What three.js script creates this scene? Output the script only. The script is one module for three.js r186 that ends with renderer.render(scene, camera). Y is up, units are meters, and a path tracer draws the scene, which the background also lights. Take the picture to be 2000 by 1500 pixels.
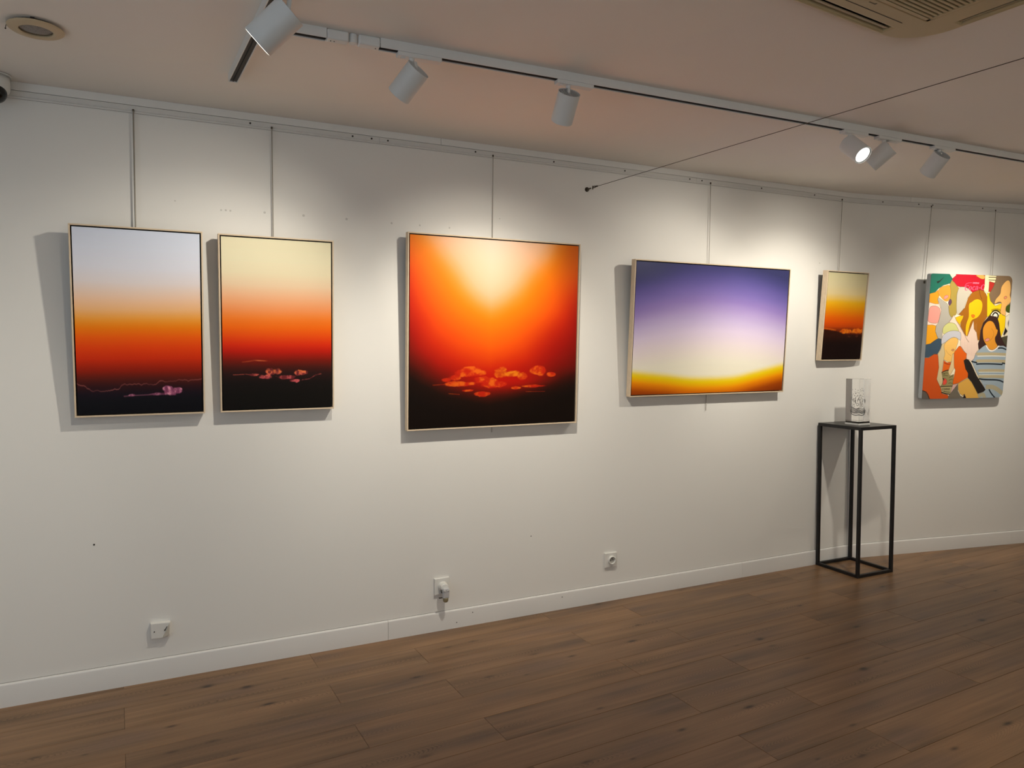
import * as THREE from 'three';
import { RoundedBoxGeometry } from 'three/addons/geometries/RoundedBoxGeometry.js';
import { mergeGeometries, toCreasedNormals } from 'three/addons/utils/BufferGeometryUtils.js';
import { RectAreaLightUniformsLib } from 'three/addons/lights/RectAreaLightUniformsLib.js';
RectAreaLightUniformsLib.init();

// ---------------------------------------------------------------- camera, sky, daylight, exposure
const scene = new THREE.Scene();
const camera = new THREE.PerspectiveCamera(2 * Math.atan(750 / 1430) * 180 / Math.PI, 2000 / 1500, 0.05, 60);
const YAW = 25.76 * Math.PI / 180, PITCH = 2.684 * Math.PI / 180;
camera.position.set(0, 1.5, 3.641);
camera.lookAt(Math.sin(YAW) * Math.cos(PITCH), 1.5 - Math.sin(PITCH), 3.641 - Math.cos(YAW) * Math.cos(PITCH));
const renderer = new THREE.WebGLRenderer({ antialias: true });
renderer.toneMapping = THREE.LinearToneMapping;
renderer.toneMappingExposure = 1.1;
renderer.shadowMap.enabled = true;
scene.background = new THREE.Color().setRGB(0.80, 0.92, 1.0);            // bright overcast sky beyond the shop windows
scene.backgroundIntensity = 0.22;
const BEAM = 0.95, CORE = 2.8, BACK = 2.8, WARM = new THREE.Color().setRGB(1.0, 0.925, 0.79);
const DAY = new THREE.Color().setRGB(0.76, 0.93, 1.10), DAY_POWER = 0.58;

// ---------------------------------------------------------------- helpers
const V = (x, y, z) => new THREE.Vector3(x, y, z);
function rng(seed) { let a = seed >>> 0; return () => { a = (a + 0x6d2b79f5) | 0; let t = Math.imul(a ^ (a >>> 15), 1 | a); t = (t + Math.imul(t ^ (t >>> 7), 61 | t)) ^ t; return ((t ^ (t >>> 14)) >>> 0) / 4294967296; }; }
const hash = (x, y, s) => { let h = Math.imul(x, 374761393) + Math.imul(y, 668265263) + Math.imul(s, 974711); h = Math.imul(h ^ (h >>> 13), 1274126177); return ((h ^ (h >>> 16)) >>> 0) / 4294967296; };
function noise(x, y, s = 0) {
  const ix = Math.floor(x), iy = Math.floor(y), fx = x - ix, fy = y - iy, u = fx * fx * (3 - 2 * fx), v = fy * fy * (3 - 2 * fy);
  const a = hash(ix, iy, s), b = hash(ix + 1, iy, s), c = hash(ix, iy + 1, s), d = hash(ix + 1, iy + 1, s);
  return a + (b - a) * u + (c - a) * v + (a - b - c + d) * u * v;
}
const fbm = (x, y, s = 0, n = 4) => { let t = 0, a = 0.5, k = 1; for (let i = 0; i < n; i++) { t += a * noise(x * k, y * k, s + i * 17); a *= 0.5; k *= 2; } return t / (1 - Math.pow(0.5, n)); };
const sm = (a, b, x) => { const t = Math.min(1, Math.max(0, (x - a) / (b - a))); return t * t * (3 - 2 * t); };
const mix = (a, b, t) => a + (b - a) * t;
const lin = (c) => { c /= 255; return c <= 0.04045 ? c / 12.92 : Math.pow((c + 0.055) / 1.055, 2.4); };
const enc = (c) => { c = Math.min(1, Math.max(0, c)); return 255 * (c <= 0.0031308 ? c * 12.92 : 1.055 * Math.pow(c, 1 / 2.4) - 0.055); };
const used = {};
function numbered(name) { const n = used[name] = (used[name] ?? -1) + 1; return n ? name + '_' + String(n).padStart(3, '0') : name; }
function shade(o) { o.traverse((m) => { if (m.isMesh) { m.castShadow = true; m.receiveShadow = true; } }); return o; }
function thing(name, label, category, [x, y, z] = [0, 0, 0], group) {
  const o = new THREE.Group(); o.name = numbered(name); o.position.set(x, y, z); scene.add(o);
  o.userData = { label, category }; if (group) o.userData.group = group;
  return o;
}
function part(name, geo, m, parent, label) {
  const g = Array.isArray(geo) ? mergeGeometries(geo.map(plain)) : geo;
  const o = new THREE.Mesh(g, m); o.name = name; o.castShadow = o.receiveShadow = true; parent.add(o);
  if (label) o.userData.label = label;
  return o;
}
function structure(name, geo, m) {
  const o = geo ? part(name, geo, m, scene) : new THREE.Group(); o.name = name; if (!geo) scene.add(o);
  o.userData.kind = 'structure'; return o;
}
const plain = (g) => { const h = g.index ? g.toNonIndexed() : g.clone(); for (const k of Object.keys(h.attributes)) if (!['position', 'normal', 'uv'].includes(k)) h.deleteAttribute(k); if (!h.attributes.uv) h.setAttribute('uv', new THREE.BufferAttribute(new Float32Array(h.attributes.position.count * 2), 2)); h.clearGroups(); return h; };
const box = (w, h, d, x = 0, y = 0, z = 0) => new THREE.BoxGeometry(w, h, d).translate(x, y, z);
const rbox = (w, h, d, r, x = 0, y = 0, z = 0, n = 2) => new RoundedBoxGeometry(w, h, d, n, r).translate(x, y, z);
const cyl = (r0, r1, h, n = 24, open = false) => new THREE.CylinderGeometry(r0, r1, h, n, 1, open);
function bar(a, b, r, n = 10) {                                            // round bar between two points
  const d = b.clone().sub(a), g = cyl(r, r, d.length(), n);
  g.applyQuaternion(new THREE.Quaternion().setFromUnitVectors(V(0, 1, 0), d.clone().normalize()));
  return g.translate((a.x + b.x) / 2, (a.y + b.y) / 2, (a.z + b.z) / 2);
}
const lathe = (pts, n = 32) => new THREE.LatheGeometry(pts.map(([r, y]) => new THREE.Vector2(r, y)), n);
const mat = (o) => new THREE.MeshStandardMaterial(o), phys = (o) => new THREE.MeshPhysicalMaterial(o);
const rgb = (r, g, b) => new THREE.Color().setRGB(r, g, b);
function dataTex(w, h, f, srgb = true) {
  const d = new Uint8Array(w * h * 4);
  for (let y = 0; y < h; y++) for (let x = 0; x < w; x++) { const c = f((x + 0.5) / w, (y + 0.5) / h, x, y), i = (y * w + x) * 4; d[i] = c[0]; d[i + 1] = c[1]; d[i + 2] = c[2]; d[i + 3] = 255; }
  const t = new THREE.DataTexture(d, w, h); t.magFilter = THREE.LinearFilter; t.minFilter = THREE.LinearFilter;
  if (srgb) t.colorSpace = THREE.SRGBColorSpace; t.needsUpdate = true; return t;
}

// ---------------------------------------------------------------- materials
const wallPaint = mat({ color: rgb(0.84, 0.825, 0.785), roughness: 0.75 });
const trimPaint = mat({ color: rgb(0.80, 0.79, 0.765), roughness: 0.42 });
const railPaint = mat({ color: rgb(0.72, 0.71, 0.68), roughness: 0.4 });
const whiteLamp = mat({ color: rgb(0.74, 0.76, 0.75), roughness: 0.42 });
const trackWhite = mat({ color: rgb(0.76, 0.77, 0.755), roughness: 0.4 });
const darkSlot = mat({ color: rgb(0.018, 0.010, 0.008), roughness: 0.6 });
const finMetal = mat({ color: rgb(0.62, 0.64, 0.63), roughness: 0.45 });
const finDark = mat({ color: rgb(0.01, 0.012, 0.012), roughness: 0.7 });
const steel = mat({ color: rgb(0.35, 0.33, 0.30), roughness: 0.35, metalness: 0.9 });
const darkSteel = mat({ color: rgb(0.10, 0.085, 0.065), roughness: 0.4, metalness: 0.8 });
const nylon = mat({ color: rgb(0.30, 0.27, 0.22), roughness: 0.35 });
const plastic = mat({ color: rgb(0.78, 0.77, 0.73), roughness: 0.35 });
const black = mat({ color: rgb(0.006, 0.006, 0.007), roughness: 0.38 });
const blackMetal = mat({ color: rgb(0.007, 0.007, 0.008), roughness: 0.5 });
const screwDark = mat({ color: rgb(0.03, 0.025, 0.02), roughness: 0.5 });

// ---------------------------------------------------------------- room shell
const CEIL = 2.597, BEND = 10.3 * Math.PI / 180, CX = 4.43;
// plan of the long wall: straight, a soft bend, then turned 10.3 degrees into the room; n points into the room
const wallPath = [];
{
  const R = 1.2, t = R * Math.tan(BEND / 2);
  const put = (x, z, a) => wallPath.push({ x, z, nx: -Math.sin(a), nz: Math.cos(a), a });
  put(-2.4, 0, 0); put(CX - t, 0, 0);
  for (let i = 1; i < 12; i++) { const a = BEND * i / 12; put(CX - t + R * Math.sin(a), R * (1 - Math.cos(a)), a); }
  put(CX + t * Math.cos(BEND), t * Math.sin(BEND), BEND); put(CX + 3.25 * Math.cos(BEND), 3.25 * Math.sin(BEND), BEND);
}
const onBend = (u, y, n) => V(CX + u * Math.cos(BEND) - n * Math.sin(BEND), y, u * Math.sin(BEND) + n * Math.cos(BEND));
function wallAt(x) {                                                       // wall point and normal at a given x
  for (let i = 1; i < wallPath.length; i++) if (x <= wallPath[i].x) { const a = wallPath[i - 1], b = wallPath[i], t = (x - a.x) / (b.x - a.x); return { x, z: mix(a.z, b.z, t), a: mix(a.a, b.a, t), nx: mix(a.nx, b.nx, t), nz: mix(a.nz, b.nz, t) }; }
  return wallPath[wallPath.length - 1];
}
function sweep(profile, x0, x1) {                                          // closed (n, y) profile along the wall between two x
  const P = [wallAt(x0), ...wallPath.filter((p) => p.x > x0 + 1e-4 && p.x < x1 - 1e-4), wallAt(x1)], v = [], q = profile.length;
  const at = (p, k) => { const [n, y] = profile[k % q]; return [p.x + p.nx * n, y, p.z + p.nz * n]; };
  for (let i = 1; i < P.length; i++) for (let k = 0; k < q; k++) { const a = at(P[i - 1], k), b = at(P[i], k), c = at(P[i], k + 1), d = at(P[i - 1], k + 1); v.push(...a, ...c, ...b, ...a, ...d, ...c); }
  const tris = THREE.ShapeUtils.triangulateShape(profile.map(([n, y]) => new THREE.Vector2(n, y)), []);
  for (const t of tris) { v.push(...t.flatMap((k) => at(P[0], k))); v.push(...[t[0], t[2], t[1]].flatMap((k) => at(P[P.length - 1], k))); }
  const g = new THREE.BufferGeometry(); g.setAttribute('position', new THREE.BufferAttribute(new Float32Array(v), 3)); g.computeVertexNormals();
  return plain(toCreasedNormals(g, 0.35));
}
// profile order: counter-clockwise seen so that faces look outwards
const rect = (n0, n1, y0, y1) => [[n0, y0], [n0, y1], [n1, y1], [n1, y0]];
const wallNorth = structure('wall_north', sweep(rect(-0.16, 0, 0, CEIL), -2.4, 7.55), wallPaint);
const X0 = -2.4, X1 = 7.4, Z1 = 6.0;
{
  const g = [], xc = X0 - 0.08, [a, b, y0, y1] = [1.5, 5.3, 0.1, 2.35];
  g.push(box(0.16, CEIL, a + 0.16, xc, CEIL / 2, (a - 0.16) / 2), box(0.16, CEIL, Z1 + 0.16 - b, xc, CEIL / 2, (Z1 + 0.16 + b) / 2), box(0.16, y0, b - a, xc, y0 / 2, (a + b) / 2), box(0.16, CEIL - y1, b - a, xc, (CEIL + y1) / 2, (a + b) / 2));
  structure('wall_west', g, wallPaint);
}
structure('wall_east', box(0.16, CEIL, Z1 + 0.32, X1 + 0.08, CEIL / 2, Z1 / 2), wallPaint);
// street side behind the viewer, with two wide shop windows
const pane = phys({ color: 0xffffff, transmission: 1, thickness: 0, roughness: 0.0, ior: 1.5 }), alu = mat({ color: rgb(0.25, 0.26, 0.27), roughness: 0.4, metalness: 0.5 });
function shopWindow(name, at, turn, len, y0, y1) {                          // frame, two panes and the daylight that enters; local x runs along the wall, +z into the room
  const w = structure(name), f = 0.06, h = y1 - y0, m = (y0 + y1) / 2; w.position.set(...at); w.rotation.y = turn;
  part('window_frame', [box(len, f, 0.07, 0, y0 + f / 2, 0), box(len, f, 0.07, 0, y1 - f / 2, 0), ...[-len / 2 + f / 2, 0, len / 2 - f / 2].map((x) => box(f, h - 2 * f, 0.07, x, m, 0))], alu, w);
  for (const s of [-1, 1]) part('pane', box(len / 2 - 1.5 * f, h - 2 * f, 0.008, s * (len / 4 - f / 4), m, 0), pane, w);
  const l = new THREE.RectAreaLight(DAY, DAY_POWER, len - 0.1, h - 0.1); l.name = 'daylight'; l.position.set(0, m, 0.1); l.rotation.y = Math.PI; w.add(l);
}
{
  const g = [], zc = Z1 + 0.08, [a, b, y0, y1] = [-1.9, 1.3, 0.35, 2.35];
  g.push(box(a - X0, CEIL, 0.16, (a + X0) / 2, CEIL / 2, zc), box(b - a, y0, 0.16, (a + b) / 2, y0 / 2, zc), box(b - a, CEIL - y1, 0.16, (a + b) / 2, (CEIL + y1) / 2, zc), box(X1 - b, CEIL, 0.16, (X1 + b) / 2, CEIL / 2, zc));
  structure('wall_south', g, wallPaint);
  shopWindow('window_1', [(a + b) / 2, 0, zc], Math.PI, b - a, y0, y1);
  shopWindow('window_2', [X0 - 0.08, 0, 3.4], Math.PI / 2, 3.8, 0.1, 2.35);
}
// ceiling slab with the brown dust marks round the cassette
const AC = { x: 1.983, z: 2.398, turn: 6 * Math.PI / 180, s: 0.95 };
{
  const W = X1 - X0 + 0.32, D = Z1 + 0.32, base = [0.92, 0.87, 0.81], c = Math.cos(AC.turn), s = Math.sin(AC.turn);
  const map = dataTex(1400, 900, (u, v) => {
    const x = X0 - 0.16 + u * W, z = -0.16 + v * D, dx = x - AC.x, dz = z - AC.z, px = dx * c - dz * s, pz = dx * s + dz * c;
    const h = AC.s / 2, qx = Math.abs(px) - h + 0.16, qz = Math.abs(pz) - h + 0.16;
    const d = Math.hypot(Math.max(qx, 0), Math.max(qz, 0)) + Math.min(Math.max(qx, qz), 0) - 0.16;
    const corner = Math.exp(-(((px - h + 0.02) ** 2 + (pz + h - 0.02) ** 2) / 0.006));
    let k = 0.55 * (1 - sm(0.0, 0.035 + 0.05 * fbm(px * 5, pz * 5, 3), d)) + 0.5 * corner * (0.6 + 0.6 * fbm(px * 20, pz * 20, 9));
    k = Math.min(0.7, Math.max(0, k)) * (d < 0.4 ? 1 : 0);
    const t = 0.985 + 0.03 * fbm(x * 1.3, z * 1.3, 5);
    return [0, 1, 2].map((i) => enc(mix(base[i], [0.46, 0.34, 0.17][i], k) * t));
  });
  const g = box(W, 0.15, D, (X0 + X1) / 2, CEIL + 0.075, Z1 / 2), p = g.attributes.position, uv = g.attributes.uv;
  for (let i = 0; i < p.count; i++) uv.setXY(i, (p.getX(i) - X0 + 0.16) / W, (p.getZ(i) + 0.16) / D);
  structure('ceiling', g, mat({ map, roughness: 0.85 }));
}
// strip under the ceiling and baseboard
{
  const t = structure('trim_1');
  for (const [a, b] of [[-2.4, 1.343], [1.345, 4.9], [4.902, 7.5]]) part('trim_strip', sweep(rect(0.0002, 0.007, 2.563, CEIL - 0.0005), a, b), wallPaint, t);
  const bb = structure('baseboard_north'), prof = [[0.0002, 0], [0.0002, 0.1], [0.004, 0.1], [0.0075, 0.0982], [0.0102, 0.0945], [0.0116, 0.0895], [0.012, 0.083], [0.012, 0]];
  for (const [a, b] of [[-2.4, 1.0405], [1.042, 3.436], [3.4375, 5.9], [5.9015, 7.5]]) part('board', sweep(prof, a, b), trimPaint, bb);
  part('dark_line', sweep(rect(0.0001, 0.0008, 0.1001, 0.1022), -2.4, 7.5), mat({ color: rgb(0.36, 0.345, 0.31), roughness: 0.9 }), bb);  // thin dark grey strip just above the baseboard
  for (const [x, y] of [[2.073, 0.072], [1.513, 0.071], [1.42, 0.03]]) part('nail_head', cyl(0.0028, 0.0028, 0.0012, 10).rotateX(Math.PI / 2).translate(x, y, 0.0124), screwDark, bb);
}
// filler spots and nail holes in the wall
{
  const filler = mat({ color: rgb(0.62, 0.605, 0.57), roughness: 0.9 }), r = rng(5);
  for (const [x, y, s] of [[0.273, 2.141, 6], [0.293, 2.142, 7], [0.313, 2.141, 7], [0.464, 2.145, 8], [0.643, 2.145, 9], [0.85, 2.144, 9], [1.079, 2.141, 8], [1.229, 2.141, 7], [1.392, 2.14, 7], [0.081, 2.166, 5], [1.683, 2.21, 5], [4.104, 2.094, 7]]) {
    const g = new THREE.CircleGeometry(s / 1000 * 0.62, 9), p = g.attributes.position;
    for (let i = 1; i < p.count; i++) { const k = 0.75 + 0.5 * r(); p.setXY(i, p.getX(i) * k, p.getY(i) * k); }
    const e = cyl(s / 1000 * 0.62, s / 1000 * 0.66, 0.0008, 11).rotateX(Math.PI / 2).translate(x, y, 0.0005);
    part('filler_spot', e, filler, wallNorth);
  }
  for (const [x, y, s] of [[-0.27, 0.649, 4], [1.876, 0.447, 3]]) part('nail_hole', cyl(s / 1000, s / 1000, 0.001, 10).rotateX(Math.PI / 2).translate(x, y, 0.0006), screwDark, wallNorth);
}

// ---------------------------------------------------------------- oak floor, every plank its own board
const floor = structure('floor');
{
  part('subfloor', box(X1 - X0 + 0.32, 0.1, Z1 + 0.32, (X0 + X1) / 2, -0.0615, Z1 / 2), mat({ color: rgb(0.03, 0.02, 0.012), roughness: 0.9 }), floor);
  const L = 1.29, Wd = 0.198, NT = 8, A = 2.7 * Math.PI / 180;
  const tints = [[1, 1, 1], [0.93, 0.93, 0.95], [1.05, 1.03, 1.0]];
  const planks = [];
  for (let k = 0; k < NT; k++) {
    const r = rng(100 + k * 7), t0 = (r() - 0.5) * 0.05, c1 = 0.35 + r() * 0.5, slope = (r() < 0.5 ? -1 : 1) * (34 + 24 * r()), cath = k % 4 !== 3, curve = 3200 + 2400 * r();
    const knots = []; const nk = [1, 3, 0, 2, 1, 4, 2, 0][k];
    for (let i = 0; i < nk; i++) knots.push([0.15 + r() * (L - 0.3), (r() - 0.5) * 0.13, 0.006 + 0.008 * r(), 0.5 + 0.5 * r()]);
    const greys = [[r() * L, (r() - 0.5) * 0.1], [r() * L, (r() - 0.5) * 0.1]];
    const map = dataTex(1024, 160, (u, v) => {
      const s = u * L; let t = (v - 0.5) * Wd;
      let dark = 0, pull = 0;
      for (const [ks, kt, kr, kd] of knots) {
        const a = (s - ks) / (kr * 2.6), b = (t - kt) / kr, d = Math.hypot(a, b);
        dark += kd * 0.75 * Math.exp(-d * d * 1.6) + kd * 0.28 * Math.exp(-((s - ks) ** 2 / 0.012 + (t - kt) ** 2 / 0.00016)) * fbm(s * 9, t * 160, k + 40, 3);
        pull += (t - kt) * 0.6 * Math.exp(-d * d * 0.12);
      }
      t += pull * 0.8;
      const warp = (fbm(s * 3.2, t * 14, k * 3 + 1, 3) - 0.5), fine = (fbm(s * 14, t * 70, k * 5 + 2, 3) - 0.5);
      let h = s * slope + warp * 6 + fine * 1.1;
      h += (cath ? curve : curve * 1.7) * (t - t0) * (t - t0) * Math.sign(slope) + (cath ? 0 : 120 * t);
      const ph = h - Math.floor(h), ring = Math.pow(ph, 3.5) * (ph < 0.93 ? 1 : (1 - ph) / 0.07);
      const inside = cath ? 1 - sm(0.015, 0.058, Math.abs(t - t0)) : 0.35;
      const on = sm(0.38, 0.62, fbm(s * 2.2, t * 6, k * 9 + 4, 2));
      const grain = fbm(s * 7, t * 420, k + 11, 3) - 0.5, streak = fbm(s * 1.6, t * 55, k + 21, 3) - 0.5, big = fbm(s * 2.0 + c1, t * 9, k + 31, 3) - 0.5;
      const pore = Math.max(0, noise(s * 40, t * 1500, k + 61) - 0.78) * 0.9;
      let b = 1 - 0.62 * ring * (0.08 + 0.92 * inside) * (0.2 + 0.8 * on) + 0.24 * grain + 0.52 * streak + 0.55 * big - pore * 0.35;
      let g = 0; for (const [gs, gt] of greys) g += Math.exp(-((s - gs) ** 2 / 0.02 + (t - gt) ** 2 / 0.0012));
      b *= 1 - 0.16 * Math.min(1, g); b *= 1 - Math.min(0.82, dark);
      const red = 1 + 0.05 * big - 0.05 * Math.min(1, g);
      return [enc(0.235 * b * red), enc(0.136 * Math.pow(Math.max(b, 0), 1.06)), enc(0.069 * Math.pow(Math.max(b, 0), 1.08) * (1 + 0.2 * Math.min(1, g)))];
    });
    for (const tn of tints) planks.push(phys({ map, color: rgb(...tn), roughness: 0.36, specularIntensity: 0.6 }));
  }
  // one board: flat top, narrow chamfer, sides
  const hw = L / 2 - 0.0004, hd = Wd / 2 - 0.0004, ch = 0.0011, dp = 0.0008, th = 0.011;
  const ringAt = (x, z, y) => [[-x, y, -z], [-x, y, z], [x, y, z], [x, y, -z]];
  const T = ringAt(hw - ch, hd - ch, 0), M = ringAt(hw, hd, -dp), B = ringAt(hw, hd, -th), v = [], uv = [];
  const tri = (a, b, c) => { for (const p of [a, b, c]) { v.push(...p); uv.push(p[0] / L + 0.5, p[2] / Wd + 0.5); } };
  const quad = (a, b, c, d) => { tri(a, b, c); tri(a, c, d); };
  quad(T[0], T[1], T[2], T[3]);
  for (let i = 0; i < 4; i++) { const j = (i + 1) % 4; quad(T[j], T[i], M[i], M[j]); quad(M[j], M[i], B[i], B[j]); }
  const pg = new THREE.BufferGeometry(); pg.setAttribute('position', new THREE.BufferAttribute(new Float32Array(v), 3)); pg.setAttribute('uv', new THREE.BufferAttribute(new Float32Array(uv), 2)); pg.computeVertexNormals();
  const r = rng(77); let last = -1, count = 0;
  for (let k = -1; k < 34; k++) {
    const t = 0.024 + 0.198 * k + Wd / 2, s0 = k & 1 ? -0.17 : 0.64;
    for (let n = -3; n < 7; n++) {
      const s = s0 + 1.29 * (n + 0.5), x = s * Math.cos(A) + t * Math.sin(A), z = -s * Math.sin(A) + t * Math.cos(A);
      let pick = Math.floor(r() * NT * 3); if (Math.floor(pick / 3) === last) pick = (pick + 3) % (NT * 3); last = Math.floor(pick / 3); const flip = r() < 0.5;
      if (x < X0 - 0.55 || x > X1 + 0.55 || z < -0.2 || z > Z1 + 0.1) continue;
      const o = part('plank', pg, planks[pick], floor); count++;
      o.position.set(x, 0, z); o.rotation.y = A + (flip ? Math.PI : 0);
    }
  }
}

// ---------------------------------------------------------------- picture rail and hanging wires
{
  const t = thing('picture_rail', 'long thin white picture rail with dark screws along the wall under the ceiling', 'picture rail');
  const prof = [[0.0004, 2.529], [0.0004, 2.5605], [0.0085, 2.5605], [0.0095, 2.5595], [0.0095, 2.541], [0.008, 2.5385], [0.0115, 2.536], [0.0125, 2.533], [0.0115, 2.529]];
  for (const [a, b] of [[-2.35, -0.985], [-0.984, 1.0165], [1.0175, 3.02], [3.021, 5.02], [5.021, 7.4]]) part('rail_section', sweep(prof, a, b), railPaint, t);
  for (const x of [-0.6, 0.405, 0.882, 0.977, 1.06, 1.537, 2.012, 2.488, 2.967, 3.062, 3.554, 4.032, 4.66, 4.968, 5.09, 5.54, 5.95]) { const w = wallAt(x); part('screw', cyl(0.0045, 0.0045, 0.0022, 10).rotateX(Math.PI / 2).rotateY(-w.a).translate(w.x + w.nx * 0.0102, 2.5485, w.z + w.nz * 0.0102), screwDark, t); }
}
function wire(label, top, bottom, r = 0.0014, tail) {
  const t = thing('hanging_wire', label, 'wire', [top.x, 0, top.z], 'picture hanging wires'), o = V(top.x, 0, top.z), l = (p) => p.clone().sub(o);
  part('strand', [bar(l(top), l(bottom), r, 8), ...(tail ? [bar(l(bottom), l(tail), r, 8)] : [])], nylon, t);
  part('slider', rbox(0.008, 0.011, 0.006, 0.002, 0, top.y + 0.002, -0.0005), darkSteel, t);
  part('hook', [box(0.012, 0.02, 0.007).translate(bottom.x - o.x, bottom.y, bottom.z - o.z)], darkSteel, t);
}

// ---------------------------------------------------------------- paintings
const ILL = 1.18;                                                          // pigment reflectance against what a camera shows of it under the lamps
function ramp(stops) { return (v) => { let i = 1; while (i < stops.length - 1 && stops[i][0] < v) i++; const a = stops[i - 1], b = stops[i], t = Math.min(1, Math.max(0, (v - a[0]) / (b[0] - a[0]))); return [1, 2, 3].map((k) => mix(a[k], b[k], t)); }; }
const pig = (c, k) => c.map((x, i) => enc(lin(x) * ILL * k[i]));
const over = (c, d, a) => c.map((x, i) => mix(x, d[i], Math.min(1, Math.max(0, a))));
// billowing cloud density in an ellipse
function puff(u, v, cu, cv, ru, rv, s, f = 30) {
  const a = (u - cu) / ru, b = (v - cv) / rv, d = Math.sqrt(a * a + b * b);
  if (d > 1.5) return 0;
  return sm(0.22, 0.55, (1 - d * d) * 0.85 + (fbm(u * f, v * f * 1.6, s, 4) - 0.5) * 1.0);
}
const pole = (u, v, pts, w) => { let m = 9; for (let i = 1; i < pts.length; i++) { const [a, b] = pts[i - 1], [c, d] = pts[i], t = Math.min(1, Math.max(0, ((u - a) * (c - a) + (v - b) * (d - b)) / ((c - a) ** 2 + (d - b) ** 2))); m = Math.min(m, Math.hypot(u - a - t * (c - a), (v - b - t * (d - b)))); } return Math.max(0, 1 - m / w); };
const r1 = ramp([[0, 186, 189, 198], [.1, 192, 193, 200], [.2, 197, 194, 198], [.28, 203, 190, 184], [.36, 212, 176, 148], [.43, 218, 160, 106], [.49, 220, 132, 38], [.53, 218, 108, 2], [.58, 214, 82, 0], [.64, 204, 56, 0], [.7, 184, 38, 0], [.76, 132, 24, 2], [.81, 76, 20, 10], [.85, 42, 12, 14], [.89, 20, 9, 18], [.93, 8, 7, 12], [1, 5, 4, 8]]);
const paint1 = (u, v) => {
  const w = 0.012 * (fbm(u * 2, v * 3, 1) - 0.5); let c = r1(v + w);
  const j = (fbm(u * 26, 3, 8, 3) - 0.5) * 0.022;
  const rim = pole(u, v + j, [[0, .838], [.05, .845], [.1, .868], [.16, .872], [.25, .866], [.32, .86], [.37, .835], [.45, .842], [.52, .838], [.6, .842], [.68, .824], [.8, .822], [1, .824]], 0.0055);
  c = over(c, [150, 84, 76], rim * (0.35 + 0.5 * noise(u * 14, 1, 4)));
  const line = pole(u, v, [[.36, .905], [.44, .902], [.55, .9], [.64, .895]], 0.006) * 0.8; c = over(c, [120, 70, 84], line);
  const p = Math.max(puff(u, v, .75, .885, .10, .035, 21, 26), puff(u, v, .715, .868, .05, .025, 22, 26), puff(u, v, .80, .878, .05, .022, 23, 26), puff(u, v, .62, .897, .10, .012, 24, 20) * 0.7, puff(u, v, .42, .9, .035, .009, 25, 30) * .7);
  const sh = fbm(u * 40, v * 52, 29, 3); c = over(c, [mix(112, 204, sm(.3, .75, sh)), mix(52, 128, sm(.3, .75, sh)), mix(78, 146, sm(.3, .75, sh))], p);
  return c;
};
const r2 = ramp([[0, 219, 209, 172], [.12, 221, 211, 174], [.2, 222, 207, 169], [.27, 225, 194, 156], [.34, 230, 170, 124], [.41, 232, 143, 84], [.47, 234, 118, 34], [.52, 232, 98, 2], [.57, 224, 72, 0], [.62, 208, 40, 0], [.66, 180, 20, 0], [.71, 118, 18, 2], [.75, 72, 18, 8], [.79, 38, 14, 11], [.85, 17, 9, 6], [.92, 11, 7, 3], [1, 9, 5, 3]]);
const paint2 = (u, v) => {
  let c = r2(v + 0.012 * (fbm(u * 2, v * 3, 31) - 0.5));
  const hi = pole(u, v, [[.17, .722], [.24, .717], [.28, .712], [.33, .714], [.42, .717]], 0.006); c = over(c, [214, 110, 60], hi * .7 * noise(u * 22, 2, 5) * 1.4);
  const p = Math.max(puff(u, v, .44, .78, .10, .026, 41, 30), puff(u, v, .70, .788, .09, .024, 42, 30), puff(u, v, .38, .812, .10, .018, 43, 30), puff(u, v, .56, .815, .11, .016, 44, 28), puff(u, v, .66, .836, .07, .014, 45, 30), puff(u, v, .27, .797, .06, .010, 46, 30), pole(u, v, [[.09, .796], [.2, .794], [.3, .8]], .005) * .7, pole(u, v, [[.72, .832], [.79, .826], [.85, .803], [.9, .797]], .006) * .6);
  const sh = sm(.32, .72, fbm(u * 46, v * 60, 49, 3)), up = sm(.82, .76, v); c = over(c, [mix(104, mix(196, 228, up), sh), mix(34, mix(84, 118, up), sh), mix(36, mix(86, 52, up), sh)], p);
  return c;
};
const r3 = ramp([[-.1, 246, 222, 192], [.05, 244, 212, 174], [.15, 243, 203, 160], [.24, 242, 190, 138], [.31, 244, 170, 96], [.37, 248, 150, 44], [.43, 252, 134, 6], [.5, 252, 118, 0], [.57, 248, 98, 0], [.63, 234, 72, 0], [.69, 212, 42, 0], [.75, 176, 20, 0], [.81, 116, 14, 0], [.86, 60, 13, 2], [.9, 26, 9, 2], [1, 16, 5, 1]]);
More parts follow.
